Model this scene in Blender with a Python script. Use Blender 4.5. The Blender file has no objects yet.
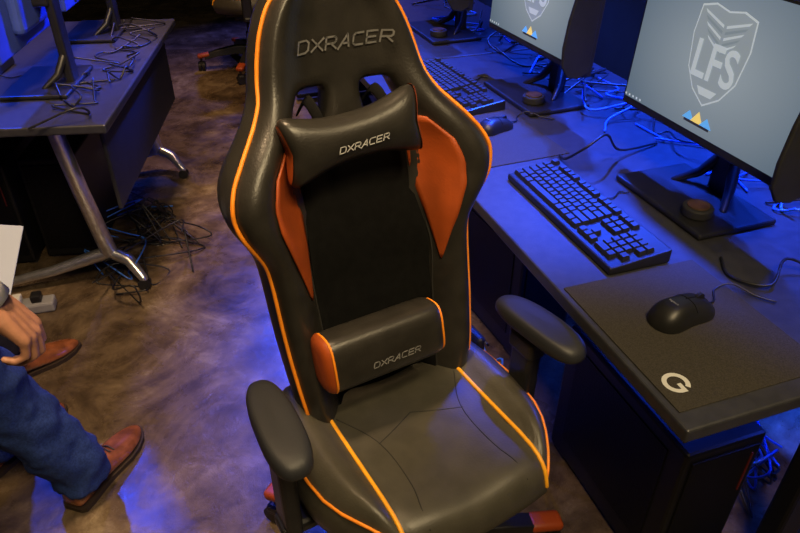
import bpy, bmesh, math, random
from mathutils import Vector, Matrix, Euler
random.seed(4)
R=math.radians
scene=bpy.context.scene
coll=scene.collection
try:
    scene.view_settings.view_transform='Standard'
except Exception: pass

# ---------------------------------------------------------------- materials
def mat(name,col,rough=.5,metal=0.,noise=0.,nscale=6.,bump=0.,bscale=150.,emis=0.,spec=.5,coat=0.,col2=None):
    m=bpy.data.materials.new(name);m.use_nodes=True
    nt=m.node_tree;b=nt.nodes['Principled BSDF'];L=nt.links.new
    b.inputs['Base Color'].default_value=(*col,1);b.inputs['Roughness'].default_value=rough
    b.inputs['Metallic'].default_value=metal;b.inputs['Specular IOR Level'].default_value=spec
    b.inputs['Coat Weight'].default_value=coat
    tc=nt.nodes.new('ShaderNodeTexCoord')
    if noise or col2:
        n=nt.nodes.new('ShaderNodeTexNoise');n.inputs['Scale'].default_value=nscale;n.inputs['Detail'].default_value=6
        L(tc.outputs['Object'],n.inputs['Vector'])
        r=nt.nodes.new('ShaderNodeValToRGB')
        c2=col2 or tuple(min(1,c*(1+noise)) for c in col)
        c1=col if col2 else tuple(c*(1-noise) for c in col)
        r.color_ramp.elements[0].position=.35;r.color_ramp.elements[1].position=.65
        r.color_ramp.elements[0].color=(*c1,1);r.color_ramp.elements[1].color=(*c2,1)
        L(n.outputs['Fac'],r.inputs['Fac']);L(r.outputs['Color'],b.inputs['Base Color'])
    if bump:
        n=nt.nodes.new('ShaderNodeTexNoise');n.inputs['Scale'].default_value=bscale;n.inputs['Detail'].default_value=3
        L(tc.outputs['Object'],n.inputs['Vector'])
        bp=nt.nodes.new('ShaderNodeBump');bp.inputs['Strength'].default_value=bump;bp.inputs['Distance'].default_value=.002
        L(n.outputs['Fac'],bp.inputs['Height']);L(bp.outputs['Normal'],b.inputs['Normal'])
    if emis:
        b.inputs['Emission Color'].default_value=(*col,1);b.inputs['Emission Strength'].default_value=emis
    return m
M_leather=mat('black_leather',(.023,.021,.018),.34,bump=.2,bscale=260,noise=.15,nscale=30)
M_leather2=mat('seat_leather_lit',(.058,.053,.040),.40,bump=.2,bscale=260,noise=.12,nscale=25)  # black leather, lighter and olive: the warm sheen is mixed into the colour
M_suede=mat('black_suede',(.006,.006,.006),.95,noise=.15,nscale=60,bump=.15,bscale=400,spec=.1)
M_seam=mat('seam_thread',(.016,.015,.013),.8,noise=.1)
M_orange=mat('orange_leather',(.32,.056,.007),.5,bump=.2,bscale=260,noise=.12,nscale=20)
M_cap=mat('orange_base_cap',(.35,.055,.01),.5,noise=.12,nscale=20)
M_pipe=mat('orange_piping',(.95,.28,.015),.45,noise=.08,nscale=60)
M_pipey=mat('amber_piping',(1.0,.42,.02),.45,noise=.08,nscale=60)
M_logo=mat('dull_grey_print',(.14,.14,.14),.5,noise=.1)
M_logo2=mat('silver_print',(.55,.55,.55),.5,noise=.1)
M_logo3=mat('grey_print',(.22,.22,.22),.5,noise=.1)
M_plastic=mat('black_plastic',(.014,.014,.016),.38,noise=.2,nscale=20,bump=.1,bscale=500)
M_plastic2=mat('matte_black_plastic',(.022,.022,.024),.6,noise=.15,nscale=20,bump=.15,bscale=500)
M_bluelit_shell=mat('blue_lit_plastic_shell',(.05,.09,.42),.45,noise=.1,nscale=20)  # grey plastic with the blue stage light put into its colour
M_mouse=mat('mouse_plastic',(.012,.012,.012),.42,noise=.15,nscale=20)
M_pad=mat('arm_pad_rubber',(.024,.025,.030),.5,bump=.12,bscale=400,noise=.1)
M_key=mat('keycap_plastic',(.020,.020,.022),.42,noise=.15,nscale=80)
M_desk=mat('black_laminate',(.036,.036,.042),.38,noise=.15,nscale=40,bump=.12,bscale=500)
M_desklip=mat('desk_edge_band',(.012,.012,.014),.5,noise=.1)
M_cloth=mat('mouse_mat_cloth',(.042,.037,.030),.85,noise=.25,nscale=500,bump=.3,bscale=900,spec=.2)
M_white=mat('white_print',(.60,.60,.58),.6,noise=.05)
M_steel=mat('brushed_aluminium',(.72,.72,.75),.3,metal=.9,noise=.1,nscale=40)
M_dsteel=mat('black_powder_coat',(.010,.010,.012),.5,metal=.3,noise=.1)
M_cable=mat('cable_rubber',(.012,.012,.014),.45,noise=.2)
M_cable_blue=mat('blue_cable_rubber',(.03,.14,.6),.4,noise=.2)
M_cable_grey=mat('grey_cable_rubber',(.25,.25,.27),.4,noise=.2)
M_mesh=mat('perforated_black_metal',(.008,.008,.009),.5,metal=.6,noise=.5,nscale=300,bump=.5,bscale=300)
M_case=mat('black_case_steel',(.006,.006,.007),.5,metal=.1,noise=.2,nscale=20)
M_red=mat('dim_red_trim',(.12,.012,.01),.4,noise=.1)
M_skin=mat('skin',(.44,.21,.13),.5,noise=.12,nscale=40,bump=.3,bscale=220)
M_blue_cloth=mat('navy_wool',(.024,.050,.20),.85,noise=.25,nscale=200,bump=.4,bscale=600,spec=.2)
M_dark_cloth=mat('charcoal_wool',(.015,.015,.022),.85,noise=.25,nscale=200,bump=.4,bscale=600,spec=.2)
M_shirt=mat('white_cotton',(.65,.66,.70),.8,noise=.05,bump=.2,bscale=500)
M_shoe=mat('tan_brown_leather',(.22,.070,.028),.20,noise=.35,nscale=30,coat=.6)
M_sole=mat('dark_sole',(.03,.018,.012),.6,noise=.1)
M_hair=mat('dark_brown_hair',(.02,.012,.008),.6,noise=.4,nscale=120,bump=.5,bscale=300)
M_eye=mat('eye_white',(.7,.7,.7),.2,noise=.02)
M_paper=mat('paper',(.36,.41,.54),.8,noise=.03)
M_wall=mat('dark_teal_paint',(.010,.026,.036),.8,noise=.3,nscale=3,bump=.2,bscale=60)
M_ceil=mat('black_ceiling_paint',(.010,.010,.012),.9,noise=.2,nscale=3)
M_bronze=mat('brown_logo_disc',(.10,.055,.03),.4,noise=.3,nscale=60)

def floor_material():
    m=bpy.data.materials.new('stained_concrete');m.use_nodes=True
    nt=m.node_tree;b=nt.nodes['Principled BSDF'];L=nt.links.new
    tc=nt.nodes.new('ShaderNodeTexCoord')
    def noise(sc,det,ro,di):
        n=nt.nodes.new('ShaderNodeTexNoise');n.inputs['Scale'].default_value=sc;n.inputs['Detail'].default_value=det
        n.inputs['Roughness'].default_value=ro;n.inputs['Distortion'].default_value=di
        L(tc.outputs['Object'],n.inputs['Vector']);return n
    n=noise(2.4,12,.70,.9);n3=noise(10,10,.78,.5)
    mx=nt.nodes.new('ShaderNodeMath');mx.operation='MULTIPLY_ADD';mx.inputs[1].default_value=.34
    ma=nt.nodes.new('ShaderNodeMath');ma.operation='MULTIPLY';ma.inputs[1].default_value=.66
    L(n.outputs['Fac'],ma.inputs[0]);L(n3.outputs['Fac'],mx.inputs[0]);L(ma.outputs[0],mx.inputs[2])
    r=nt.nodes.new('ShaderNodeValToRGB');e=r.color_ramp.elements
    e[0].position=.38;e[0].color=(.024,.016,.010,1);e[1].position=.64;e[1].color=(.29,.225,.145,1)
    x=e.new(.46);x.color=(.070,.047,.028,1)
    x=e.new(.54);x.color=(.14,.098,.058,1)
    L(mx.outputs[0],r.inputs['Fac']);L(r.outputs['Color'],b.inputs['Base Color'])
    n2=noise(4,10,.7,.4)
    mr=nt.nodes.new('ShaderNodeMapRange');mr.inputs['From Min'].default_value=.35;mr.inputs['From Max'].default_value=.65
    mr.inputs['To Min'].default_value=.12;mr.inputs['To Max'].default_value=.48
    L(n2.outputs['Fac'],mr.inputs['Value']);L(mr.outputs['Result'],b.inputs['Roughness'])
    bp=nt.nodes.new('ShaderNodeBump');bp.inputs['Strength'].default_value=.25;bp.inputs['Distance'].default_value=.006
    L(n3.outputs['Fac'],bp.inputs['Height']);L(bp.outputs['Normal'],b.inputs['Normal'])
    return m
M_floor=floor_material()
def screen_material(cin,cout,st):
    m=bpy.data.materials.new('lit_screen');m.use_nodes=True
    nt=m.node_tree;b=nt.nodes['Principled BSDF'];L=nt.links.new
    tc=nt.nodes.new('ShaderNodeTexCoord')
    sb=nt.nodes.new('ShaderNodeVectorMath');sb.operation='SUBTRACT';sb.inputs[1].default_value=(.5,.5,.5)
    L(tc.outputs['Generated'],sb.inputs[0])
    ml=nt.nodes.new('ShaderNodeVectorMath');ml.operation='MULTIPLY';ml.inputs[1].default_value=(0,1.3,1)
    L(sb.outputs[0],ml.inputs[0])
    ln=nt.nodes.new('ShaderNodeVectorMath');ln.operation='LENGTH';L(ml.outputs[0],ln.inputs[0])
    r=nt.nodes.new('ShaderNodeValToRGB');e=r.color_ramp.elements
    e[0].position=.05;e[0].color=(*cin,1);e[1].position=.75;e[1].color=(*cout,1)
    L(ln.outputs['Value'],r.inputs['Fac'])
    b.inputs['Base Color'].default_value=(.02,.02,.02,1);b.inputs['Roughness'].default_value=.35
    L(r.outputs['Color'],b.inputs['Emission Color']);b.inputs['Emission Strength'].default_value=st
    return m
M_screen=screen_material((.26,.30,.33),(.10,.14,.18),1.)
M_scrlogo=mat('screen_emblem',(.37,.42,.45),.5,emis=.9)
M_scrmid=mat('screen_emblem_fill',(.205,.245,.275),.5,emis=.9)
M_scrdark=mat('screen_emblem_dark',(.16,.20,.23),.5,emis=.9)  # darker grey of the alternate emblem feathers
M_scrblue=mat('screen_blue',(.10,.35,.75),.5,emis=.9)
M_scryel=mat('screen_yellow',(.75,.55,.15),.5,emis=.9)
M_scrbk=mat('screen_dark_backdrop',(.03,.03,.04),.5,emis=.5)

# ---------------------------------------------------------------- helpers
def link(o,parent=None):
    coll.objects.link(o)
    if parent: o.parent=parent
    return o
def mesh(name,vs,fs,m,parent=None,smooth=True,sub=0,bev=0):
    me=bpy.data.meshes.new(name);me.from_pydata([tuple(v) for v in vs],[],fs);me.update()
    bm=bmesh.new();bm.from_mesh(me);bmesh.ops.recalc_face_normals(bm,faces=bm.faces);bm.to_mesh(me);bm.free()
    me.materials.append(m)
    if smooth:
        for p in me.polygons:p.use_smooth=True
    o=bpy.data.objects.new(name,me);link(o,parent)
    if sub:
        s=o.modifiers.new('s','SUBSURF');s.levels=sub;s.render_levels=sub
    return o
def boxdata(c,s,bev=.003,seg=2,rz=0,rot=None):
    bm=bmesh.new();bmesh.ops.create_cube(bm,size=1)
    bmesh.ops.scale(bm,vec=s,verts=bm.verts)
    if bev: bmesh.ops.bevel(bm,geom=bm.edges[:],offset=min(bev,min(s)*.49),segments=seg,profile=.5,affect='EDGES')
    if rot is not None: bmesh.ops.transform(bm,matrix=rot,verts=bm.verts)
    if rz: bmesh.ops.rotate(bm,cent=(0,0,0),matrix=Matrix.Rotation(rz,3,'Z'),verts=bm.verts)
    bmesh.ops.translate(bm,vec=c,verts=bm.verts)
    vs=[v.co.copy() for v in bm.verts];fs=[[v.index for v in f.verts] for f in bm.faces];bm.free()
    return vs,fs
def box(name,c,s,m,parent=None,bev=.003,seg=2,rz=0,rot=None,smooth=False):
    v,f=boxdata(c,s,bev,seg,rz,rot);return mesh(name,v,f,m,parent,smooth)
def joind(lst):
    V=[];F=[]
    for v,f in lst:
        n=len(V);V+=list(v);F+=[[i+n for i in q] for q in f]
    return V,F
def catmull(P,n=6):
    P=[Vector(p) for p in P];Q=[P[0]*2-P[1]]+P+[P[-1]*2-P[-2]];out=[]
    for i in range(1,len(Q)-2):
        a,b,c,d=Q[i-1:i+3]
        for k in range(n):
            t=k/n
            out.append(.5*((2*b)+(-a+c)*t+(2*a-5*b+4*c-d)*t*t+(-a+3*b-3*c+d)*t**3))
    out.append(P[-1]);return out
def tubed(P,r,seg=8,ends=True,flat=1.):
    P=[Vector(p) for p in P];n=len(P)
    if not hasattr(r,'__len__'): r=[r]*n
    V=[];F=[];T=[]
    for i in range(n):
        t=(P[min(i+1,n-1)]-P[max(i-1,0)]);T.append(t.normalized() if t.length>1e-9 else Vector((0,0,1)))
    u=T[0].orthogonal().normalized()
    rings=[]
    def ring(c,u,w,rr):
        s=len(V)
        for k in range(seg):
            a=2*math.pi*k/seg;V.append(c+u*math.cos(a)*rr+w*math.sin(a)*rr*flat)
        rings.append(s)
    for i in range(n):
        u=(u-T[i]*u.dot(T[i])).normalized();w=T[i].cross(u)
        if i==0 and ends:
            for q in (.95,.6): ring(P[0]-T[0]*r[0]*q,u,w,r[0]*math.sqrt(1-q*q))
        ring(P[i],u,w,r[i])
        if i==n-1 and ends:
            for q in (.6,.95): ring(P[i]+T[i]*r[i]*q,u,w,r[i]*math.sqrt(1-q*q))
    for a,b in zip(rings,rings[1:]):
        for k in range(seg):
            F.append([a+k,a+(k+1)%seg,b+(k+1)%seg,b+k])
    F.append([rings[0]+k for k in range(seg)][::-1]);F.append([rings[-1]+k for k in range(seg)])
    return V,F
def tube(name,P,r,m,parent=None,seg=8,ends=True):
    v,f=tubed(P,r,seg,ends);return mesh(name,v,f,m,parent)
def cyld(c,r,h,seg=24,axis='Z',r2=None):
    r2=r if r2 is None else r2
    V=[];F=[]
    for z,rr in ((-h/2,r),(h/2,r2)):
        for k in range(seg):
            a=2*math.pi*k/seg;p=Vector((rr*math.cos(a),rr*math.sin(a),z))
            if axis=='X': p=Vector((p.z,p.x,p.y))
            if axis=='Y': p=Vector((p.x,p.z,p.y))
            V.append(p+Vector(c))
    for k in range(seg): F.append([k,(k+1)%seg,seg+(k+1)%seg,seg+k])
    F.append(list(range(seg))[::-1]);F.append(list(range(seg,2*seg)))
    return V,F
def cyl(name,c,r,h,m,parent=None,seg=24,axis='Z',r2=None,bev=.0):
    v,f=cyld(c,r,h,seg,axis,r2)
    o=mesh(name,v,f,m,parent,False)
    if bev:
        b=o.modifiers.new('b','BEVEL');b.width=bev;b.segments=2;b.limit_method='ANGLE'
    return o
def interp(tab,x):
    if x<=tab[0][0]: return tab[0][1]
    for (a,b),(c,d) in zip(tab,tab[1:]):
        if x<=c: return b+(d-b)*(x-a)/(c-a)
    return tab[-1][1]
def sm(a,b,x):
    t=max(0,min(1,(x-a)/(b-a)));return t*t*(3-2*t)
def grid(name,nu,nv,fn,m,parent,thick=0,sub=0):
    V=[fn(i/nu,j/nv) for j in range(nv+1) for i in range(nu+1)]
    F=[[j*(nu+1)+i,j*(nu+1)+i+1,(j+1)*(nu+1)+i+1,(j+1)*(nu+1)+i] for j in range(nv) for i in range(nu)]
    o=mesh(name,V,F,m,parent,True,0)
    if thick:
        s=o.modifiers.new('t','SOLIDIFY');s.thickness=thick;s.offset=0
    if sub:
        s=o.modifiers.new('s','SUBSURF');s.levels=sub;s.render_levels=sub
    return o
def text(name,body,size,m,parent,fn,shear=0,sx=1.,off=0.):
    cu=bpy.data.curves.new('t','FONT');cu.body=body;cu.size=size;cu.align_x='CENTER';cu.align_y='CENTER'
    cu.shear=shear;cu.offset=off;cu.resolution_u=4
    o=bpy.data.objects.new('t',cu);coll.objects.link(o)
    dg=bpy.context.evaluated_depsgraph_get()
    me=bpy.data.meshes.new_from_object(o.evaluated_get(dg))
    bpy.data.objects.remove(o)
    for v in me.vertices: v.co=Vector(fn(v.co.x*sx,v.co.y))
    me.materials.clear();me.materials.append(m);me.name=name
    q=bpy.data.objects.new(name,me);return link(q,parent)
def racer_logo(name,h,m,parent,fn):
    g={'D':[[(0,0),(0,1),(.8,1),(1.05,.8),(1.05,.2),(.8,0),(0,0)]],
       'X':[[(0,0),(1.1,1)],[(0,1),(1.1,0)]],
       'R':[[(0,0),(0,1),(.85,1),(1.0,.85),(1.0,.6),(.85,.45),(0,.45)],[(.5,.45),(1.05,0)]],
       'A':[[(-.1,-.12),(.75,1.05),(.95,0)],[(.42,.3),(.88,.3)]],
       'C':[[(1.0,1),(.2,1),(0,.8),(0,.2),(.2,0),(1.0,0)]],
       'E':[[(1.0,1),(0,1),(0,0),(1.0,0)],[(0,.5),(.9,.5)]]}
    word='DXRACER';adv=1.38;th=.085*h;V=[];F=[];sh=.28
    tot=len(word)*adv-.33
    for i,ch in enumerate(word):
        for st in g[ch]:
            pts=[Vector(((p[0]+i*adv-tot/2+sh*(p[1]-.5))*h,(p[1]-.5)*h)) for p in st]
            for a,b in zip(pts,pts[1:]):
                d=(b-a);L_=d.length;d.normalize();n=Vector((-d.y,d.x))*th;a2=a-d*th*.8;b2=b+d*th*.8
                ns=max(1,int(L_/(h*.4)));
                for q in range(ns):
                    p0=a2.lerp(b2,q/ns);p1=a2.lerp(b2,(q+1)/ns);s=len(V)
                    for p in (p0-n,p1-n,p1+n,p0+n): V.append(Vector(fn(p.x,p.y)))
                    F.append([s,s+1,s+2,s+3])
    me=bpy.data.meshes.new(name);me.from_pydata([tuple(v) for v in V],[],F);me.materials.append(m)
    return link(bpy.data.objects.new(name,me),parent)
def empty(name,loc,rz,label,cat,group=None):
    o=bpy.data.objects.new(name,None);o.location=loc;o.rotation_euler=(0,0,rz);o.empty_display_size=.1
    coll.objects.link(o);tag(o,label,cat,group);return o
def tag(o,label,cat,group=None):
    o['label']=label;o['category']=cat
    if group:o['group']=group
    return o
def copy_thing(o,loc=None,rz=None,parent=None):
    n=o.copy();coll.objects.link(n)
    if parent is not None: n.parent=parent
    if loc is not None:n.location=loc
    if rz is not None:n.rotation_euler=(0,0,rz)
    for c in list(o.children): copy_thing(c,parent=n)
    return n
def struct(o):
    o['kind']='structure';return o

# ---------------------------------------------------------------- desk frame (b across, a along)
PD=Vector((.429,.688));TH=R(19.3)
def D(b,a,z=0.):
    return Vector((PD.x+b*math.cos(TH)-a*math.sin(TH),PD.y+b*math.sin(TH)+a*math.cos(TH),z))
ZD=.73
def wallbox(name,b0,b1,a0,a1,z0,z1,m):
    o=box(name,((b0+b1)/2,(a0+a1)/2,(z0+z1)/2),(b1-b0,a1-a0,z1-z0),m,None,0)
    o.location=(PD.x,PD.y,0);o.rotation_euler=(0,0,TH);return struct(o)
wallbox('floor',-5,1.0,-3.5,9,-.1,0,M_floor)
wallbox('ceiling',-5,1.0,-3.5,9,3.1,3.2,M_ceil)
wallbox('wall_right',1.0,1.1,-3.5,9,0,3.1,M_wall)
wallbox('wall_left',-5.1,-5,-3.5,9,0,3.1,M_wall)
wallbox('wall_back',-5,1.0,9,9.1,0,3.1,M_wall)
wallbox('wall_front',-5,1.0,-3.6,-3.5,0,3.1,M_wall)
wallbox('baseboard_right',.985,1.0,-3.5,9,0,.1,M_desklip)

# ---------------------------------------------------------------- gaming chair
WT=[(.44,.17),(.50,.188),(.57,.198),(.66,.206),(.75,.210),(.80,.211),(.835,.214),(.86,.221),(.89,.238),(.92,.254),(.95,.261),(.975,.259),(1.0,.248),(1.03,.225),(1.055,.200),(1.08,.177),(1.105,.163),(1.14,.156),(1.18,.145),(1.215,.130),(1.245,.108),(1.265,.082),(1.278,.05)]
DT=[(.44,.06),(.55,.085),(.75,.075),(.83,.075),(.92,.10),(.98,.10),(1.03,.08),(1.08,.045),(1.13,.025),(1.28,.012)]
FL=.160
HW=[(-.16,.150),(-.145,.168),(-.12,.188),(-.085,.212),(-.04,.236),(.01,.250),(.07,.258),(.15,.258),(.22,.245),(.29,.225)]
def bbase(z): return .22+.19*(z-.5)
def bsurf(x,z,off=0):
    w=interp(WT,z);t=min(1,abs(x)/w)
    y=bbase(z)-interp(DT,z)*sm(.42,.80,t)+.055*max(0,(t-.86)/.14)**2.2
    return Vector((x,y-off,z))
def build_chair():
    root=empty('gaming_chair',(.07,.85,0),R(30),'black racing-style chair with orange piping and two cushions','chair','gaming chairs')
    hs=[0,.08,.2,.3,.42,.55,.64,.72,.80,.87,.93,.975,1.0]
    ts=[-t for t in hs[:0:-1]]+hs
    zs=[.44,.47,.5,.54,.58,.63,.68,.73,.78,.82,.85,.875,.90,.925,.95,.975,1.0,1.022,1.04,1.058,1.075,1.10,1.125,1.155,1.19,1.22,1.245,1.265,1.278]
    nt_,nz=len(ts),len(zs);V=[];F=[]
    for z in zs:
        w=interp(WT,z)
        for t in ts: V.append(bsurf(t*w,z))
    o2=len(V)
    for z in zs:
        w=interp(WT,z)
        for t in ts:
            p=bsurf(t*w,z); yb=bbase(z)+.055-.05*abs(t)**4
            if abs(t)==1: yb=p.y+.02
            V.append(Vector((t*w,max(yb,p.y+.02),z)))
    def hole(i,j):
        tm=abs(ts[i]+ts[i+1])/2;zm=(zs[j]+zs[j+1])/2
        return .2<tm<.55 and 1.04<zm<1.10
    def id(i,j,k): return (o2 if k else 0)+j*nt_+i
    for j in range(nz-1):
        for i in range(nt_-1):
            if not hole(i,j):
                F.append([id(i,j,0),id(i+1,j,0),id(i+1,j+1,0),id(i,j+1,0)])
                F.append([id(i,j,1),id(i,j+1,1),id(i+1,j+1,1),id(i+1,j,1)])
            else:
                if not hole(i-1,j): F.append([id(i,j,0),id(i,j+1,0),id(i,j+1,1),id(i,j,1)])
                if not hole(i+1,j): F.append([id(i+1,j,0),id(i+1,j+1,0),id(i+1,j+1,1),id(i+1,j,1)])
                if not hole(i,j-1): F.append([id(i,j,0),id(i+1,j,0),id(i+1,j,1),id(i,j,1)])
                if not hole(i,j+1): F.append([id(i,j+1,0),id(i+1,j+1,0),id(i+1,j+1,1),id(i,j+1,1)])
    for j in range(nz-1):
        F.append([id(0,j,0),id(0,j+1,0),id(0,j+1,1),id(0,j,1)])
        F.append([id(nt_-1,j,0),id(nt_-1,j+1,0),id(nt_-1,j+1,1),id(nt_-1,j,1)])
    for i in range(nt_-1):
        F.append([id(i,0,0),id(i+1,0,0),id(i+1,0,1),id(i,0,1)])
        F.append([id(i,nz-1,0),id(i+1,nz-1,0),id(i+1,nz-1,1),id(i,nz-1,1)])
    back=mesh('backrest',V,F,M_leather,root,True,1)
    for s in (-1,1):
        P=[bsurf(s*interp(WT,z)*.965,z,.003) for z in zs[1:]]
        P.append(bsurf(0,1.281,.0)) if s==1 else None
        tube('piping',catmull(P,3),.0038,M_pipe,back)
        def wing(u,v,s=s):
            z=.765+(1.035-.765)*v
            xi=interp([(.765,.137),(.85,.124),(.95,.110),(1.035,.108)],z)
            xo=interp([(.765,.139),(.80,.148),(.86,.166),(.92,.183),(.96,.185),(1.0,.172),(1.035,.135)],z)
            return bsurf(s*(xi+(xo-xi)*u),z,.004)
        grid('wing_panel',8,24,wing,M_orange,back,.004)
        P=[bsurf(s*interp([(.5,.115),(.8,.127),(.95,.108),(1.03,.105)],z),z,.002) for z in [.5,.6,.7,.8,.9,1.0,1.03]]
        tube('seam',catmull(P,4),.0018,M_seam,back)
    def cp(u,v):
        z=.5+.535*v;hw=interp([(.5,.112),(.8,.124),(.95,.105),(1.035,.100)],z)
        x=(u*2-1)*hw;return bsurf(x,z,.005+.006*math.cos(x/hw*math.pi/2)+.002*math.sin(z*40))
    grid('center_panel',12,24,cp,M_suede,back,.003)
    racer_logo('lettering',.0185,M_logo,back,lambda x,y:bsurf(x+.010,1.173+y,.005))
    def pil(cx,cy,cz,a,b,c,ear,tilt,n=3.2,ge=6,roll=0,gp=1/3.):
        def fn(u,v):
            s=-math.cos(math.pi*u);g=(1-min(1,abs(s))**ge)**gp
            an=2*math.pi*v
            cy_,sz_=math.cos(an),math.sin(an)
            yy=math.copysign(abs(cy_)**(2/n),cy_)*b*g
            e=1+ear*abs(s)**2.4
            zz=math.copysign(abs(sz_)**(2/n),sz_)*c*(g**.5)*e
            p=Vector((a*s*(1+(.07*abs(zz/c) if ear else 0)),yy,zz))
            p.rotate(Euler((tilt,roll,0)));return p+Vector((cx,cy,cz))
        return fn
    hp=pil(-.024,.257,1.042,.117,.034,.039,.80,R(-11),2.2,10,R(-4),.4)
    pillow=grid('headrest_pillow',32,24,hp,M_leather,root)
    def offp(p,v,s,e=.0015): return p+Vector((e*(-1 if s==0 else 1),(-e if math.cos(2*math.pi*v)<0 else e),(e if math.sin(2*math.pi*v)>0 else -e)))
    for s in (0,1):
        w_=.06 if s==0 else .12
        grid('end_panel',8,24,lambda u,v,s=s:offp(hp(w_*u if s==0 else 1-w_*u,v),v,s),M_orange,pillow)
    for s in (-1,1):
        P=[(s*.062-.010,.272,1.060),(s*.064-.010,.295,1.080),(s*.064-.010,.332,1.088),(s*.064-.010,.37,1.055)]
        v,f=tubed(catmull(P,4),.010,8,True,.25);mesh('strap',v,f,M_suede,pillow)
    yt=.257-.0355
    racer_logo('lettering',.0098,M_logo2,pillow,lambda x,y:(x-.020,yt+.19*(y)-.002,1.041+y*.97+x*.08))
    lc=pil(-.038,.150,.668,.126,.042,.055,.0,R(-14),3.4,14,0,.35)
    lum=grid('lumbar_cushion',32,24,lc,M_leather,root)
    grid('end_panel',6,24,lambda u,v:offp(lc(.0+.16*u,v),v,0,.0017),M_orange,lum)
    for q in (.165,.90):
        P=[lc(q,k/24)+Vector((0,-.001,0)) for k in range(25)]
        tube('piping',P,.0024,M_pipe,lum,6,False)
    racer_logo('lettering',.0105,M_logo3,lum,lambda x,y:(x-.024,.150-.0445+.25*y,.662+y*.97))
    def seatf(x,y):
        ax=abs(x);hw=interp(HW,y)
        u=min(1,ax/hw);vf=min(1,max(0,(-y)/FL));vb=min(1,max(0,y/.29))
        e=(1-u**9)**.42*(1-vf**8)**.45*(1-vb**20)**.4
        bx=.148+(hw-.148)*.5;bw=max(.012,(hw-.148)*.36)
        bh=.030*sm(.0,.08,hw-.148)
        z=.445+.070*e+bh*math.exp(-((ax-bx)/bw)**2)*e-.006*math.exp(-((ax-.148)/.008)**2)*e+.006*sm(.10,-.12,y)*e-.006*sm(.1,0,ax)*e
        return z
    def fy(x,y): return y+(.022*(x/.2)**2*(-y/FL) if y<0 else 0)
    N=44;Mv=44;V=[];F=[]
    xsn=[math.sin(math.pi/2*(2*i/N-1)) for i in range(N+1)]
    for j in range(Mv+1):
        t=math.sin(math.pi/2*(2*j/Mv-1));y=(.29-FL)/2+(.29+FL)/2*t
        hw=interp(HW,y)
        for i in range(N+1):
            x=xsn[i]*hw;V.append(Vector((x,fy(x,y),seatf(x,y))))
    for j in range(Mv):
        for i in range(N):
            F.append([j*(N+1)+i,j*(N+1)+i+1,(j+1)*(N+1)+i+1,(j+1)*(N+1)+i])
    rim=[i for i in range(N+1)]+[j*(N+1)+N for j in range(1,Mv+1)]+[Mv*(N+1)+i for i in range(N-1,-1,-1)]+[j*(N+1) for j in range(Mv-1,0,-1)]
    o2=len(V)
    for k in rim:
        p=V[k];V.append(Vector((p.x*.88,.02+(p.y-.02)*.88,.405)))
    for k in range(len(rim)):
        k2=(k+1)%len(rim);F.append([rim[k],rim[k2],o2+k2,o2+k])
    F.append([o2+k for k in range(len(rim))])
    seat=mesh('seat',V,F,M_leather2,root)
    def sp(x,y,o=.0015): return Vector((x,fy(x,y),seatf(x,y)+o))
    for s in (-1,1):
        P=[sp(s*.148,y,.0035) for y in [.26,.2,.1,0,-.06,-.10,-.12,-.135,-.145,-.151,-.1555,-.158]]
        tube('piping',P,.0042,M_pipey,seat)
        P=[]
        for y in [.24,.2,.1,.05,0,-.05,-.08,-.10,-.12,-.135,-.145,-.152]:
            P.append(sp(s*interp(HW,y)*.945,y,.003))
        tube('piping',P,.0032,M_pipe,seat)
        P=[sp(s*x,y,-.0002) for x,y in [(.137,.15),(.10,.08),(.088,.02),(.09,-.06),(.10,-.11),(.103,-.145)]]
        tube('seam',catmull(P,4),.0011,M_seam,seat)
        P=[sp(s*x,y,-.0002) for x,y in [(.094,.055),(.06,.07),(.02,.09),(.0,.10)]]
        tube('seam',catmull(P,4),.0011,M_seam,seat)
    for s in (-1,1):
        box('recline_bracket',(s*.232,.225,.46),(.025,.09,.16),M_plastic,root,.012,3)
    for s,cx,cy,rz,zz in ((-1,-.281,.054,R(-3),.665),(1,.250,.038,R(6),.665)):
        d=[boxdata((cx-s*.004,cy+.02,.50),(.034,.062,.26),.01,3),boxdata((cx-s*.004,cy+.02,.62),(.044,.074,.05),.01,3),
           boxdata((cx-s*.06,cy+.02,.385),(.16,.055,.03),.01,2)]
        V,F=joind(d);arm=mesh('armrest',V,F,M_plastic,root,False)
        def pf(u,v_,cx=cx,cy=cy,rz=rz,zz=zz):
            an=2*math.pi*u;c_,s_=math.cos(an),math.sin(an)
            prof=[(0,.020),(.6,.021),(.86,.019),(.96,.013),(1,.004),(1,-.006),(.94,-.012),(0,-.013)]
            q=v_*7;i=min(6,int(q));fr=q-i
            rr=prof[i][0]+(prof[i+1][0]-prof[i][0])*fr;z=prof[i][1]+(prof[i+1][1]-prof[i][1])*fr
            x=math.copysign(abs(c_)**.75,c_)*.037*rr*(1+.12*(-s_));y=math.copysign(abs(s_)**.75,s_)*.110*rr
            z-=.006*(y/.113)**2
            p=Vector((x,y,z));p.rotate(Euler((0,0,rz)));return p+Vector((cx,cy,zz+.005))
        grid('armrest_pad',36,14,pf,M_pad,arm)
    V,F=joind([boxdata((-.02,.06,.385),(.24,.28,.04),.01),boxdata((-.02,.06,.35),(.12,.16,.05),.01)])
    mech=mesh('tilt_mechanism',V,F,M_dsteel,root,False)
    tube('tilt_lever',[(-.08,.02,.355),(-.2,.0,.36),(-.27,-.01,.35)],.006,M_dsteel,mech)
    bc=Vector((-.02,.08,0))
    cyl('gas_lift',(bc.x,bc.y,.25),.025,.2,M_plastic,root)
    base=cyl('star_base',(bc.x,bc.y,.125),.045,.09,M_plastic,root,bev=.008)
    cyl('lift_sleeve',(bc.x,bc.y,.20),.036,.08,M_plastic2,base)
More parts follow.
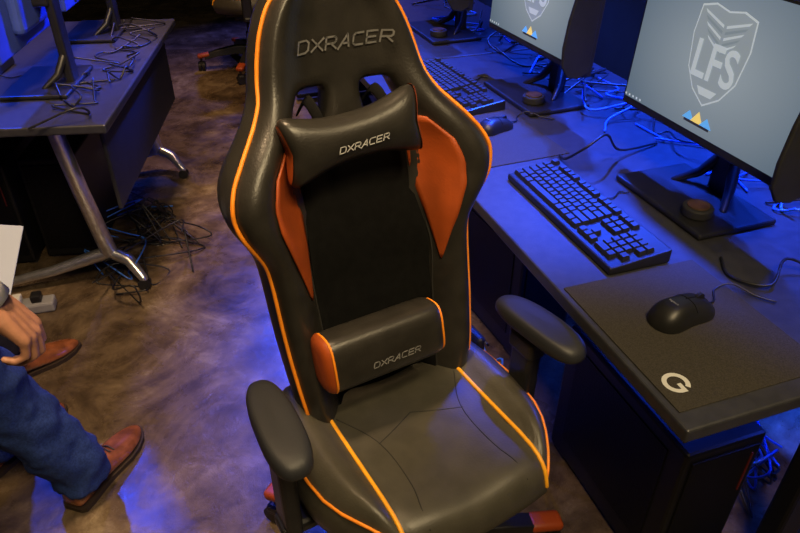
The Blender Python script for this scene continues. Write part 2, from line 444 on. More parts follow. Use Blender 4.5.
    for k in range(5):
        an=R(155-30+72*k);d=Vector((math.cos(an),math.sin(an),0));n=Vector((-d.y,d.x,0))
        secs=[(.03,.036,.028,.125),(.12,.032,.026,.13),(.24,.028,.02,.115),(.33,.026,.018,.095)]
        V=[];F=[]
        for r_,w,h,z in secs:
            for (a,b_) in ((-1,-1),(1,-1),(.75,1),(-.75,1)):
                V.append(bc+d*r_+n*w*a+Vector((0,0,z+h*b_)))
        for i in range(3):
            for q in range(4): F.append([i*4+q,i*4+(q+1)%4,i*4+4+(q+1)%4,i*4+4+q])
        F.append([0,1,2,3]);F.append([12,13,14,15])
        leg=mesh('base_leg',V,F,M_plastic,base,False);b=leg.modifiers.new('b','BEVEL');b.width=.004;b.segments=2
        v,f=boxdata((0,0,0),(.085,.050,.028),.012,3);
        mm=Matrix.Translation(bc+d*.335+Vector((0,0,.103)))@Matrix.Rotation(an,4,'Z')@Matrix.Rotation(R(8),4,'Y')
        mesh('end_cap',[mm@p for p in v],f,M_cap,base,True)
        lst=[]
        for s in (-1,1):
            v,f=cyld((0,s*.013,0),.028,.018,20,'Y');lst.append((v,f))
        lst.append(cyld((0,0,.04),.008,.04,10));lst.append(boxdata((0,0,.018),(.04,.05,.03),.01))
        v,f=joind(lst)
        mm=Matrix.Translation(bc+d*.355+Vector((0,0,.0285)))@Matrix.Rotation(an+.7*k,4,'Z')
        mesh('caster',[mm@p for p in v],f,M_plastic,base,False)
    return root
chair=build_chair()
c2=copy_thing(chair,(-1.08,4.62,0),R(-75))
c2['label']='black and orange gaming chair standing further down the aisle'

# ---------------------------------------------------------------- desks
def build_desk(a0,a1,label):
    Ln=a1-a0
    r=empty('gaming_desk',D(0,a0,0),TH,label,'desk','black desks in a row')
    box('desktop',(.42,Ln/2,ZD-.014),(.84,Ln,.028),M_desk,r,.004,2)
    box('modesty_panel',(.76,Ln/2,.52),(.018,Ln-.16,.34),M_desklip,r,.002)
    for y in (.09,Ln-.09):
        V,F=joind([boxdata((.42,y,.035),(.66,.06,.03),.008),boxdata((.50,y,.37),(.07,.05,.65),.008),boxdata((.42,y,.69),(.60,.05,.02),.004)])
        mesh('desk_leg',V,F,M_dsteel,r,False)
    return r
build_desk(0,1.78,'long black laminate desk carrying a monitor, keyboard and mouse mat')
build_desk(1.79,3.57,'long black laminate desk further along the row')
def build_tower(name,loc,rz,label):
    r=empty(name,loc,rz,label,'computer','desktop computers under the desks')
    box('case',(0,0,.225),(.20,.44,.42),M_case,r,.008)
    box('front_grille',(0,-.222,.23),(.17,.006,.36),M_mesh,r,.002)
    box('side_vent',(-.101,.0,.24),(.003,.34,.32),M_mesh,r,.001)
    box('light_strip',(.07,-.226,.33),(.004,.004,.12),M_red,r,.001)
    for x in (-.08,.08):
        for y in (-.18,.18): box('foot',(x,y,.009),(.03,.05,.018),M_plastic2,r,.003)
    return r
build_tower('computer_tower',D(.30,.36,0),TH,'black computer tower with mesh front standing under the desk')
build_tower('computer_tower',D(.34,1.15,0),TH+R(4),'black computer tower under the desk behind the chair')

# ---- monitors
def build_monitor(name,b,a,rz,label,shields=True,lit=True,grp='gaming monitors',shell=None):
    r=empty(name,D(b,a,ZD),rz,label,'monitor',grp)
    zc=.145+.17;xs=-.060;shell=shell or M_plastic
    tilt=Matrix.Rotation(R(3),4,'Y')
    def T(p): return tilt@Vector((p[0],p[1],p[2]-zc))+Vector((0,0,zc))
    v,f=boxdata((xs+.016,0,zc),(.030,.556,.335),.006,3);hs=mesh('monitor_housing',[T(p) for p in v],f,M_plastic2 if shields else shell,r,False)
    v,f=boxdata((xs+.045,0,zc-.02),(.04,.30,.20),.018,3);mesh('rear_shell',[T(p) for p in v],f,shell,hs,False)
    hw,h0,h1=.268,zc-.147,zc+.157
    scr=mesh('screen',[T((xs-.0008,-hw,h0)),T((xs-.0008,hw,h0)),T((xs-.0008,hw,h1)),T((xs-.0008,-hw,h1))],[[0,1,2,3]],M_screen if lit else M_plastic,hs,False)
    if lit:
        cz=zc+.022
        def S(x,y,o=.0016): return T((xs-o,-x+.012,cz+y))
        def poly(nm,pts,m,o): return mesh(nm,[S(x,y,o) for x,y in pts],[list(range(len(pts)))],m,scr,False)
        sh=[(-.078,.088),(-.04,.098),(0,.090),(.04,.098),(.078,.088),(.084,.03),(.072,-.04),(.042,-.082),(0,-.108),(-.042,-.082),(-.072,-.04),(-.084,.03)]
        poly('emblem_shield',sh,M_scrlogo,.0012)
        poly('emblem_shield',[(x*.96,y*.96) for x,y in sh],M_scrmid,.0015)
        for k_ in range(5):
            y=.076-.012*k_
            for sg in (-1,1):
                poly('emblem_feather',[(sg*.004,y-.014),(sg*(.066-.006*k_),y+.006),(sg*(.060-.006*k_),y-.001),(sg*.004,y-.020)],M_scrlogo if k_%2==0 else M_scrdark,.0018)
        text('emblem_lettering','LFS',.108,M_scrlogo,scr,lambda x,y:S(x,y-.020,.0026),sx=.85,off=.0018)
        poly('emblem_bar',[(-.03,-.070),(.03,-.070),(.018,-.086),(-.018,-.086)],M_scrlogo,.0018)
        poly('icon_backdrop',[(-.040,-.152),(.040,-.152),(.040,-.146),(-.040,-.146)],M_scrbk,.0019)
        for k_,mm in enumerate((M_scrblue,M_scryel,M_scrblue)):
            x=-.028+.028*k_
            poly('mountain_icon',[(x-.019,-.146),(x+.019,-.146),(x,-.126+(.006 if k_==1 else 0))],mm,.002+.0003*k_)
        for k_ in range(5): poly('taskbar_icon',[(-.255+.014*k_,-.165),(-.249+.014*k_,-.165),(-.249+.014*k_,-.160),(-.255+.014*k_,-.160)],M_scrlogo,.002)
    V,F=joind([boxdata((.045,0,.20),(.028,.065,.40),.008,2,),boxdata((.01,0,.30),(.08,.09,.09),.01,2)])
    mesh('stand_column',V,F,M_plastic,r,False)
    for sg in (-1,1):
        v,f=tubed([(.045,sg*.02,.10),(.02,sg*.05,.045),(-.02,sg*.085,.014)],[.014,.012,.008],8);mesh('stand_leg',v,f,M_plastic,r)
    box('stand_base',(-.035,0,.008),(.21,.31,.014),M_plastic,r,.006,3)
    if shields:
        cyl('control_puck',(-.085,-.075,.026),.034,.022,M_plastic2,r,32,bev=.004)
        cyl('puck_disc',(-.085,-.075,.0385),.024,.003,M_bronze,r,32)
        s=-1
        pr=[(0,-.150),(-.03,-.165),(-.065,-.160),(-.088,-.13),(-.094,-.08),(-.090,-.01),(-.078,.06),(-.055,.12),(-.03,.155),(0,.165)]
        V=[];n=len(pr)
        for q in (0,.010):
            for x,z in pr: V.append(T((xs+x+.01,s*(.279+q),zc+z)))
        F=[list(range(n)),list(range(n,2*n))]+[[i,(i+1)%n,n+(i+1)%n,n+i] for i in range(n)]
        o=mesh('side_shield',V,F,M_plastic2,hs,False);bb=o.modifiers.new('b','BEVEL');bb.width=.003;bb.segments=2;bb.limit_method='ANGLE'
    return r
build_monitor('gaming_monitor',.512,.585,TH,'black gaming monitor with side shield showing a grey shield emblem')
build_monitor('gaming_monitor',.50,1.325,TH+R(2),'black gaming monitor with side shield at the second station')
build_monitor('gaming_monitor',.50,2.10,TH+R(1),'black gaming monitor at the far end of the desk row')

# ---- keyboards
def build_keyboard(b,a,rz,label,full):
    r=empty('keyboard',D(b,a,ZD),rz,label,'keyboard','black keyboards')
    v=[Vector(p) for p in [(-.072,-.222,.002),(.072,-.222,.002),(.072,-.222,.034),(-.072,-.222,.018)]]
    V=v+[p+Vector((0,.444,0)) for p in v];F=[[0,1,2,3],[4,5,6,7],[0,1,5,4],[1,2,6,5],[2,3,7,6],[3,0,4,7]]
    kc=mesh('keyboard_case',V,F,M_plastic,r,False);bb=kc.modifiers.new('b','BEVEL');bb.width=.004;bb.segments=2
    u=.0188
    rows=[]
    rows.append((5.4,[(0,1)]+[(2+i,1) for i in range(4)]+[(6.5+i,1) for i in range(4)]+[(11+i,1) for i in range(4)]+[(15.4+i,1) for i in range(3)]))
    rows.append((4.1,[(i,1) for i in range(13)]+[(13,2)]+[(15.4+i,1) for i in range(3)]+[(18.8+i,1) for i in range(4)]))
    rows.append((3.1,[(0,1.5)]+[(1.5+i,1) for i in range(12)]+[(13.5,1.5)]+[(15.4+i,1) for i in range(3)]+[(18.8+i,1) for i in range(3)]+[(21.8,1)]))
    rows.append((2.1,[(0,1.75)]+[(1.75+i,1) for i in range(11)]+[(12.75,2.25)]+[(18.8+i,1) for i in range(3)]))
    rows.append((1.1,[(0,2.25)]+[(2.25+i,1) for i in range(10)]+[(12.25,2.75)]+[(16.4,1)]+[(18.8+i,1) for i in range(3)]+[(21.8,1)]))
    rows.append((.1,[(0,1.25),(1.25,1.25),(2.5,1.25),(3.75,6.25),(10,1.25),(11.25,1.25),(12.5,1.25),(13.75,1.25)]+[(15.4+i,1) for i in range(3)]+[(18.8,2),(20.8,1)]))
    rest=[];cnt=0
    for ry,ks in rows:
        for kx,w in ks:
            y=.215-(kx+w/2)*u;x=-.061+(ry+.5)*u*1.0
            z=.018+.016*(x+.072)/.144
            hx,hy=u*.46,u*(w/2-.04)
            V=[];
            for (sc,dz) in ((1,0),(.72,.0095)):
                ex=hx-(1-sc)*u*.35;ey=hy-(1-sc)*u*.35
                for sx_,sy_ in ((-1,-1),(1,-1),(1,1),(-1,1)): V.append(Vector((x+ex*sx_,y+ey*sy_,z+dz+.001+(sx_*.0008))))
            F=[[0,3,2,1],[4,5,6,7],[0,1,5,4],[1,2,6,5],[2,3,7,6],[3,0,4,7]]
            cnt+=1
            if full and cnt<=100: mesh('key',V,F,M_key,kc,False)
            else: rest.append((V,F))
    if rest:
        V,F=joind(rest);o=mesh('keys',V,F,M_key,kc,False);o['kind']='stuff'
    P=[(.07,.05,.02),(.09,.06,.006),(.12,.05,.004),(.15,.07,.004),(.17,.06,.004)]
    tube('keyboard_cable',catmull(P,6),.0022,M_cable,r,6)
    return r
build_keyboard(.19,.605,TH,'full-size black keyboard with raised keys beside the mouse mat',True)
build_keyboard(.235,1.46,TH+R(4),'black keyboard on the desk at the next station',False)
build_keyboard(.235,2.28,TH,'black keyboard far along the desk',False)
def build_mat(b,a,rz,logo,label):
    r=empty('mouse_mat',D(b,a,ZD),rz,label,'mouse mat','mouse mats')
    box('mat_sheet',(0,0,.0015),(.30,.342,.003),M_cloth,r,.0012)
    if logo:
        V=[];F=[];ns=26;cx,cy=-.114,-.116
        a0,a1=R(40),R(360)
        for i in range(ns+1):
            t=a0+(a1-a0)*i/ns
            for rr in (.0145,.0225):
                gx,gy=rr*math.cos(t),rr*math.sin(t)
                V.append(Vector((cx+gy,cy-gx,.0033)))
        for i in range(ns): F.append([2*i,2*i+1,2*i+3,2*i+2])
        n=len(V)
        for gx,gy in ((.003,-.001),(.0225,-.001),(.0225,.0065),(.003,.0065)): V.append(Vector((cx+gy,cy-gx,.0034)))
        F.append([n,n+1,n+2,n+3])
        mesh('logo_print',V,F,M_white,r,False)
    return r
build_mat(.162,.206,TH,True,'black cloth mouse mat with a white letter logo in the corner')
build_mat(.19,1.075,TH+R(2),False,'black cloth mouse mat at the next station')
def build_mouse(b,a,rz,label,z=ZD+.0032,sc=1.):
    r=empty('computer_mouse',D(b,a,z),rz,label,'mouse','computer mice')
    def fn(u,v):
        s=-math.cos(math.pi*u)
        w=.034*sc*(1-abs(s)**3.2)**.5*(1-.12*math.cos(math.pi*s)) if abs(s)<1 else 0
        h=.038*sc*(1-abs(s)**2.6)**.55*(1-.22*s) if abs(s)<1 else 0
        an=math.pi*v;c_,s_=math.cos(an),math.sin(an)
        return Vector((s*.065*sc,math.copysign(abs(c_)**.75,c_)*w,.001+abs(s_)**.85*h))
    grid('mouse_shell',28,18,fn,M_mouse,r)
    P=[fn(.5+.5*q/12,.5)+Vector((0,0,.0004)) for q in range(12)]
    tube('button_split',P,.0009,M_suede,r,6)
    P=[fn(.52,.2+.6*q/12)+Vector((0,0,.0004)) for q in range(13)]
    tube('button_seam',P,.0007,M_suede,r,6)
    cyl('scroll_wheel',(.034*sc,0,.029*sc),.010*sc,.007,M_cable,r,20,'Y')
    P=[(.064*sc,0,.008),(.09,.005,.003),(.12,.03,.002),(.15,.02,.012),(.17,-.02,.004),(.19,-.05,.002)]
    tube('mouse_cable',catmull(P,6),.002,M_cable,r,6)
    text('logo_print','logitech',.0065,M_logo3,r,lambda x,y:(-.030+y,-x,.0378*sc+.0045),off=.0001)
    return r
build_mouse(.166,.228,TH+R(8),'black wired computer mouse resting on the mouse mat',sc=1.05)
build_mouse(.225,1.115,TH+R(18),'small black wired computer mouse at the next station',sc=.92)

# ---- desktop cables
def cable(P,r,m,label,grp='desktop cables'):
    o=tube('cable',catmull(P,6),r,m,None,6);tag(o,label,'cable',grp);return o
def zz(P):return [D(b,a,z) for b,a,z in P]
k=ZD+.005
cable(zz([(.37,.36,k),(.34,.30,k),(.38,.24,k+.01),(.45,.28,k+.03),(.53,.24,k),(.65,.26,k)]),.003,M_cable,'thin black cable trailing over the desk by the monitor')
cable(zz([(.31,.90,k),(.29,.84,k+.02),(.31,.79,k+.07),(.37,.80,k+.09),(.45,.84,k+.02),(.60,.88,k)]),.0035,M_cable,'black cable looping up beneath the monitor')
for i in range(10):
    a=.15+i*.16;P=[]
    for q in range(7):
        P.append((.67+random.uniform(-.07,.10),a+(q-3)*.07+random.uniform(-.04,.04),k+max(0,random.uniform(-.03,.05))))
    cable(zz(P),random.choice((.0028,.0035,.004)),random.choice((M_cable,M_cable,M_cable_blue)),'loose cable coiled on the desk behind the monitors')
for i in range(10):
    a=1.15+i*.17;P=[]
    for q in range(7):
        P.append((.60+random.uniform(-.10,.12),a+(q-3)*.06+random.uniform(-.04,.04),k+max(0,random.uniform(-.03,.06))))
    cable(zz(P),random.choice((.0028,.0035,.004)),random.choice((M_cable,M_cable,M_cable_blue)),'loose cable tangled behind the far monitors')
for i in range(12):
    a=.60+.12*i;b=.05+random.uniform(0,.12)
    if .85<a<1.4: b=.03
    P=[(b+random.uniform(-.1,.1),a+random.uniform(-.12,.12),max(.008,.02+random.uniform(-.03,.16))) for q in range(8)]
    cable(zz(P),.0035,random.choice((M_cable,M_cable_blue,M_cable_blue)),'cable tangled on the floor under the desk','under-desk cables')
for i in range(5):
    P=[(.60+random.uniform(-.10,.10),.30+random.uniform(-.13,.18),max(.008,.03+random.uniform(-.03,.18))) for q in range(8)]
    cable(zz(P),.0035,random.choice((M_cable,M_cable_blue)),'cable bundled on the floor behind a computer tower','under-desk cables')

# ---------------------------------------------------------------- left desk
LD=Vector((-.862,1.857,0));LR=R(6)
def LP(x,y,z=0):
    return Vector((LD.x+x*math.cos(LR)-y*math.sin(LR),LD.y+x*math.sin(LR)+y*math.cos(LR),z))
def build_left_desk(y0,label):
    r=empty('folding_desk',LP(0,y0,0),LR,label,'desk','black desks with aluminium legs')
    box('desktop',(-.40,.60,ZD-.014),(.80,1.20,.028),M_desk,r,.006,3)
    box('modesty_panel',(-.05,.60,.545),(.014,1.02,.29),M_plastic2,r,.004)
    for yy in (.14,1.06):
        hub=Vector((-.20,yy+.14,.12))
        leg=tube('desk_leg',[(-.20,yy-.02,.70),(-.205,yy+.06,.42),hub],[.026,.028,.031],M_steel,r,10)
        tube('leg_foot',[(-.66,yy+.06,.035),(-.40,yy+.10,.075),hub,(-.13,yy+.12,.09),(-.075,yy+.06,.045)],[.014,.020,.028,.023,.016],M_steel,leg,10)
        for x,y in ((-.66,yy+.06),(-.075,yy+.06)):
            V,F=joind([cyld((x,y-.01,.022),.022,.012,16,'Y'),cyld((x,y+.01,.022),.022,.012,16,'Y'),cyld((x,y,.035),.008,.03,10)])
            mesh('caster',V,F,M_plastic,leg,False)
    return r
build_left_desk(0,'black desk on slanted aluminium legs with casters')
def left_monitor(x,y,rz,label):
    r=build_monitor('desktop_monitor',0,0,0,label,False,True,'monitors on the opposite desk',M_bluelit_shell)
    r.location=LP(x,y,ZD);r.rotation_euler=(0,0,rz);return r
left_monitor(-.24,.38,LR,'monitor seen from behind on a slim stand with cables')
left_monitor(-.24,1.0,LR,'monitor seen from behind, next along the desk')
kb=build_keyboard(0,0,0,'black keyboard on the opposite desk',False);kb.location=LP(-.54,.40,ZD);kb.rotation_euler=(0,0,LR)
for i in range(9):
    P=[LP(-.12+random.uniform(-.10,.10),.12+.11*i+(q-3)*.05+random.uniform(-.03,.03),k+max(0,random.uniform(-.03,.05))) for q in range(7)]
    cable(P,.0035,M_cable,'black cable lying across the opposite desk')
for i in range(12):
    c=Vector((-1.05+random.uniform(-.12,.12),2.15+random.uniform(-.15,.45),0))
    P=[c+Vector((random.uniform(-.16,.16),random.uniform(-.16,.16),max(.006,random.uniform(-.12,.15)))) for q in range(8)]
    cable(P,.0032,random.choice((M_cable,M_cable,M_cable_blue)),'thin cable coiled on the floor beneath the opposite desk','floor cable tangle')
build_tower('computer_tower',LP(-.40,.66,0),LR,'black computer tower under the opposite desk')
build_tower('computer_tower',LP(-.64,.62,0),LR+R(2),'black computer tower below the desk near the aisle')
ps=empty('power_strip',LP(-.52,.09,0),LR+R(10),'grey power strip with plugs on the floor','power strip')
box('strip_body',(0,0,.02),(.30,.06,.04),M_cable_grey,ps,.008)
for i in range(4): box('plug',(-.10+.065*i,0,.055),(.035,.04,.03),M_plastic if i%2 else M_white,ps,.006)

# ---------------------------------------------------------------- people
def remeshed(name,parts,voxel,m,parent=None,smooth_it=6):
    V,F=joind(parts);me=bpy.data.meshes.new(name);me.from_pydata([tuple(v) for v in V],[],F);me.update()
    o=bpy.data.objects.new(name,me);coll.objects.link(o)
    md=o.modifiers.new('r','REMESH');md.mode='VOXEL';md.voxel_size=voxel
    s=o.modifiers.new('s','SMOOTH');s.iterations=smooth_it;s.factor=.5
    dg=bpy.context.evaluated_depsgraph_get();me2=bpy.data.meshes.new_from_object(o.evaluated_get(dg))
    bpy.data.objects.remove(o);me2.name=name;me2.materials.clear();me2.materials.append(m)
    for p in me2.polygons:p.use_smooth=True
    q=bpy.data.objects.new(name,me2);return link(q,parent)
def ell(c,r,rz=0):
    bm=bmesh.new();bmesh.ops.create_uvsphere(bm,u_segments=20,v_segments=14,radius=1)
    bmesh.ops.scale(bm,vec=r,verts=bm.verts);bmesh.ops.rotate(bm,cent=(0,0,0),matrix=Matrix.Rotation(rz,3,'Z'),verts=bm.verts)
    bmesh.ops.translate(bm,vec=c,verts=bm.verts)
    v=[x.co.copy() for x in bm.verts];f=[[x.index for x in q.verts] for q in bm.faces];bm.free();return v,f
def hand(wr,f,p,s,curl,sc=1.):
    f=f.normalized();p=(p-f*p.dot(f)).normalized();s0=f.cross(p);s=s0 if s0.dot(s)>0 else -s0
    parts=[]
    offs=(.031,.011,-.010,-.030);ln=(.074,.082,.076,.060);kl=(.088,.092,.088,.080);rr=(.0090,.0093,.0088,.0078)
    for i,(o,l,kk,r_) in enumerate(zip(offs,ln,kl,rr)):
        o*=sc;l*=sc;kk*=sc;r_*=sc
        kn=wr+f*kk+s*o;P=[wr+s*o*.45,wr+f*kk*.5+s*o*.8,kn];Rr=[.017*sc,.0150*sc,.0112*sc]
        d=f.copy();q=kn.copy()
        parts.append(tubed(P,Rr,10))
        fp=[q.copy()];pp=p
        for j,(fr,cu) in enumerate(((.45,curl[0]),(.30,curl[1]),(.25,curl[2]))):
            cu=cu*(1+.12*i)
            d2=(d*math.cos(cu)+pp*math.sin(cu)).normalized();pp=(pp*math.cos(cu)-d*math.sin(cu)).normalized();d=d2
            q=q+d*l*fr+s*(o*.06);fp.append(q.copy())
        parts.append(tubed(fp,[r_*1.12,r_*1.0,r_*.93,r_*.78],10))
    b=wr+(f*.022+s*.018+p*.006)*sc
    m1=b+(f*.030+s*.026+p*.012)*sc;m2=m1+(f*.032+s*.010+p*.014)*sc;m3=m2+(f*.024-s*.002+p*.012)*sc
    parts.append(tubed([b,m1,m2,m3],[.017*sc,.0135*sc,.0115*sc,.0085*sc],10))
    parts.append(tubed([wr+(f*.045+p*.006+s*.02)*sc,wr+(f*.05+p*.006-s*.022)*sc],.013*sc,10))
    return parts
def shoe(tip,dr,parent,o0,L=.285):
    tip=Vector((tip[0],tip[1],0));d=Vector((dr[0],dr[1],0)).normalized();n=Vector((-d.y,d.x,0));heel=tip-d*L
    se=[(0,.022,.060),(.03,.034,.082),(.12,.037,.092),(.26,.036,.098),(.38,.036,.085),(.5,.040,.066),(.64,.046,.056),(.78,.044,.048),(.9,.032,.040),(.97,.017,.032),(1,.004,.022)]
    V=[];F=[];ns=14
    for s,w,h in se:
        for k_ in range(ns):
            a=math.pi*k_/(ns-1);c_,s_=math.cos(a),math.sin(a)
            V.append(heel+d*L*s+n*math.copysign(abs(c_)**.8,c_)*w+Vector((0,0,.012+abs(s_)**.75*(h-.012)))-o0)
    m_=len(se)
    for i in range(m_-1):
        for k_ in range(ns): F.append([i*ns+k_,i*ns+(k_+1)%ns,(i+1)*ns+(k_+1)%ns,(i+1)*ns+k_])
    F.append(list(range(ns)));F.append([(m_-1)*ns+q for q in range(ns)])
    sh=mesh('shoe',V,F,M_shoe,parent,True,1)
    V=[];F=[]
    for z in (0,.014):
        for sg in (1,-1):
            for s,w,h in (se if sg==1 else se[::-1]): V.append(heel+d*(L*1.0*s+(.004 if s==1 else 0))+n*sg*(w+.003)+Vector((0,0,z))-o0)
    q=2*m_
    F=[list(range(q)),list(range(q,2*q))]+[[i,(i+1)%q,q+(i+1)%q,q+i] for i in range(q)]
    mesh('sole',V,F,M_sole,sh,False)
    for kx in (0,1,2,3):
        c=heel+d*L*(.42+.05*kx)+Vector((0,0,.086-.0075*kx))-o0
        tube('shoelace',[c-n*.018+Vector((0,0,-.004)),c+Vector((0,0,.004)),c+n*.018+Vector((0,0,-.004))],.0022,M_sole,sh,6)
def person(J,root,cloth,trouser,label,voxel,curlR,curlL,handsR,handsL,hsc=1.):
    o0=Vector(root)
    pel,chest,neck,head=[Vector(J[q])-o0 for q in ('pel','chest','neck','head')]
    fw=Vector(J['fw']).normalized();rt=Vector((fw.y,-fw.x,0))
    parts=[]
    hip={s:pel+rt*.09*sg-Vector((0,0,.02)) for s,sg in (('R',1),('L',-1))}
    shd={s:Vector(J['sh'+s])-o0 for s in 'RL'};el={s:Vector(J['el'+s])-o0 for s in 'RL'};wr={s:Vector(J['wr'+s])-o0 for s in 'RL'}
    kn={s:Vector(J['kn'+s])-o0 for s in 'RL'};an={s:Vector(J['an'+s])-o0 for s in 'RL'}
    rz=math.atan2(rt.y,rt.x)
    parts+=[ell(pel,(.155,.10,.11),rz),ell(pel.lerp(chest,.5),(.135,.095,.17),rz),ell(chest,(.165,.11,.17),rz),tubed([chest+Vector((0,0,.08)),neck,head-Vector((0,0,.06))],[.07,.055,.052],14)]
    parts+=[ell(head+Vector((0,0,.015)),(.074,.094,.105),rz),ell(head+fw*.025-Vector((0,0,.06)),(.052,.058,.05),rz),
            tubed([head+fw*.088+Vector((0,0,.01)),head+fw*.108-Vector((0,0,.022))],[.008,.014],8),
            ell(head+fw*.082-Vector((0,0,.056)),(.024,.010,.007),rz)]
    for sg in (1,-1): parts.append(ell(head+rt*.076*sg-Vector((0,0,.0)),(.012,.020,.032),rz))
    for s in 'RL':
        parts.append(tubed([(chest+Vector((0,0,.09)))*.9+shd[s]*.1,shd[s],shd[s].lerp(el[s],.5),el[s],el[s].lerp(wr[s],.35),wr[s]],[.06,.056,.047,.038,.038,.027],12))
        parts.append(tubed([hip[s],hip[s].lerp(kn[s],.4),kn[s],kn[s].lerp(an[s],.35),an[s],an[s]-Vector((0,0,.03))],[.092,.078,.055,.052,.036,.034],12))
    parts+=hand(wr['R'],*handsR,curlR,hsc);parts+=hand(wr['L'],*handsL,curlL)
    body=remeshed('person',parts,voxel,M_skin,None,3)
    body.location=o0;tag(body,label,'person')
    tp=[ell(pel+Vector((0,0,.02)),(.170,.118,.12),rz)]
    for s in 'RL':
        tp.append(tubed([hip[s]+Vector((0,0,.02)),hip[s].lerp(kn[s],.4),kn[s],kn[s].lerp(an[s],.5),an[s]+Vector((0,0,.02)),an[s]-Vector((0,0,.045))],[.108,.094,.080,.074,.070,.072],16,False))
    t=remeshed('trousers',tp,.010,trouser,body,3)
    tx=bpy.data.textures.new('fold','CLOUDS');tx.noise_scale=.07
    dm=t.modifiers.new('d','DISPLACE');dm.texture=tx;dm.strength=.032;dm.mid_level=.5
    jp=[ell(pel+Vector((0,0,.06)),(.185,.135,.12),rz),ell(pel.lerp(chest,.5),(.165,.125,.19),rz),ell(chest,(.195,.135,.18),rz),tubed([chest+Vector((0,0,.10)),neck-Vector((0,0,.02))],[.10,.066],14)]
    for s in 'RL':
        e=wr[s].lerp(el[s],.14)
        jp.append(tubed([chest+Vector((0,0,.09)),shd[s],shd[s].lerp(el[s],.5),el[s],el[s].lerp(e,.5),e],[.075,.074,.064,.054,.050,.043],14,False))
        tube('shirt_cuff',[wr[s].lerp(el[s],.16),wr[s].lerp(el[s],-.04)],[.036,.036],M_shirt,body,16,False)
    j=remeshed('jacket',jp,.010,cloth,body,3)
    dm=j.modifiers.new('d','DISPLACE');dm.texture=tx;dm.strength=.014;dm.mid_level=.5
    remeshed('hair',[ell(head+Vector((0,0,.03))-fw*.012,(.083,.100,.103),rz)],.008,M_hair,body,2)
    for sg in (1,-1):
        v,f=ell(head+fw*.084+rt*.031*sg+Vector((0,0,.012)),(.013,.010,.008),rz);mesh('eye',v,f,M_eye,body)
    for tip,dr in J['shoes']: shoe(tip,dr,body,o0)
    return body
JA=dict(pel=(-1.0,.93,.93),chest=(-1.0,.93,1.28),neck=(-1.0,.95,1.47),head=(-.99,.98,1.62),fw=(.35,.94,0),
  shR=(-.82,.87,1.40),shL=(-1.19,1.0,1.40),elR=(-.84,.86,1.08),elL=(-1.26,1.12,1.12),wrR=(-.712,.925,.80),wrL=(-1.14,1.22,.90),
  knR=(-.90,1.04,.50),knL=(-1.12,1.14,.50),anR=(-.825,1.13,.11),anL=(-1.10,1.235,.11),
  shoes=[((-.757,1.348),(.295,.955)),((-1.01,1.435),(.4,.917))])
person(JA,(-.97,1.12,0),M_blue_cloth,M_blue_cloth,'person in navy suit and tan leather shoes, one hand lowered',.0038,
  (R(28),R(48),R(35)),(R(30),R(40),R(30)),
  (Vector((.050,.008,-.090)),Vector((-.8,-.25,-.35)),Vector((.3,.9,0))),
  (Vector((.6,-.1,-.75)),Vector((.5,-.3,.2)),Vector((0,1,0))),1.12)
JC=dict(pel=(-1.50,1.42,.93),chest=(-1.52,1.40,1.28),neck=(-1.52,1.41,1.47),head=(-1.50,1.43,1.62),fw=(.65,.76,0),
  shR=(-1.38,1.26,1.40),shL=(-1.66,1.54,1.40),elR=(-1.38,1.20,1.12),elL=(-1.70,1.58,1.12),wrR=(-1.34,1.26,.88),wrL=(-1.66,1.60,.88),
  knR=(-1.36,1.45,.50),knL=(-1.58,1.58,.50),anR=(-1.235,1.55,.11),anL=(-1.50,1.66,.11),
  shoes=[((-1.079,1.722),(.68,.73)),((-1.36,1.84),(.68,.73))])
person(JC,(-1.4,1.55,0),M_dark_cloth,M_dark_cloth,'person in dark clothes and tan leather shoes by the desk',.008,
  (R(25),R(35),R(25)),(R(25),R(35),R(25)),
  (Vector((.1,.1,-1)),Vector((-.6,.6,0)),Vector((.65,.76,0))),
  (Vector((.1,.1,-1)),Vector((.6,-.6,0)),Vector((.65,.76,0))))
v,f=boxdata((0,0,0),(.297,.17,.003),.0005,1)
pp=mesh('paper_sheet',v,f,M_paper,None,False)
pp.location=(-.975,1.19,.705);pp.rotation_euler=(R(38),R(8),R(6));tag(pp,'grey-white sheets of paper held in a hand','paper')

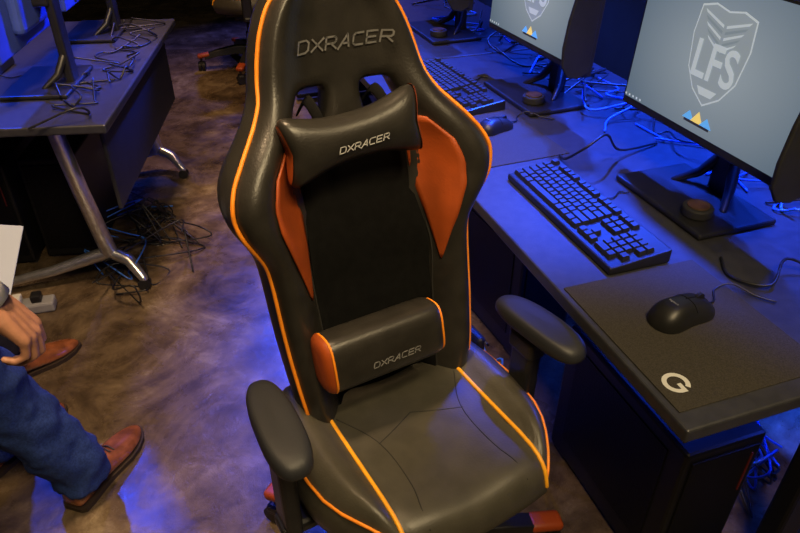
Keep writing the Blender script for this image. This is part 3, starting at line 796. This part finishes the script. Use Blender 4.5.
# ---------------------------------------------------------------- lights
def area(loc,target,size,energy,col,name='area_light',spread=None):
    l=bpy.data.lights.new(name,'AREA');l.energy=energy;l.color=col;l.size=size;l.shape='SQUARE'
    if spread: l.spread=spread
    o=bpy.data.objects.new(name,l);o.location=loc
    o.rotation_euler=(Vector(target)-Vector(loc)).to_track_quat('-Z','Y').to_euler();coll.objects.link(o);return o
def spot(loc,target,energy,col,ang=60,r=.1,blend=.6,name='spot_lamp'):
    l=bpy.data.lights.new(name,'SPOT');l.energy=energy;l.color=col;l.spot_size=R(ang);l.spot_blend=blend;l.shadow_soft_size=r
    o=bpy.data.objects.new(name,l);o.location=loc
    o.rotation_euler=(Vector(target)-Vector(loc)).to_track_quat('-Z','Y').to_euler();coll.objects.link(o);return o
BL=(.012,.070,1.)
WM=(1.,.76,.42)
area((.35,-.5,2.9),(.15,.9,.5),.6,46,WM)
spot((.9,.2,2.8),(.12,.9,.7),70,WM,36,.12)
spot((-.55,1.0,3.0),(-.70,1.9,0),270,(1.,.68,.38),62,.2)
spot((-.9,3.2,3.0),(-.9,3.5,0),200,(1.,.60,.30),62,.2)
spot(D(.95,1.9,2.9),D(.52,1.25,.73),1500,BL,42,.08)
spot(D(.95,1.0,2.95),D(.62,.80,.73),1100,BL,34,.08)
spot(D(.95,.55,2.9),D(.75,.35,.73),500,BL,30,.08)
spot(D(.2,3.9,2.8),D(.4,2.4,.73),700,BL,40,.08)
spot((-.3,3.8,2.3),(-1.2,2.45,.98),800,BL,26,.06)
spot((-2.2,3.4,2.8),(-1.35,2.3,.7),300,BL,45,.08)
spot((-1.0,3.9,2.9),(-.78,1.9,0),110,(.22,.18,1.),32)
spot((-.8,6.3,2.9),(-1.0,4.7,0),260,(.15,.16,1.),45)
spot((-.2,2.6,2.9),(.28,1.55,.1),260,BL,26,.08)
area(D(.62,.62,.66),D(.30,.75,0),.12,3.5,BL)  # unseen blue light added under the desk to brighten the cables
area(D(.62,.12,.66),D(.62,.30,0),.10,2.0,BL)  # second unseen blue light, added for the cables behind the tower
w=bpy.data.worlds.new('room_ambient');scene.world=w;w.use_nodes=True
w.node_tree.nodes['Background'].inputs[0].default_value=(.25,.3,.6,1);w.node_tree.nodes['Background'].inputs[1].default_value=.02

# ---------------------------------------------------------------- camera
cam=bpy.data.cameras.new('camera');cam.sensor_width=36;cam.lens=36*673/800;cam.clip_start=.05
co=bpy.data.objects.new('camera',cam);co.location=(0,0,1.5);co.rotation_euler=(R(90-34.4),0,0);coll.objects.link(co)
scene.camera=co
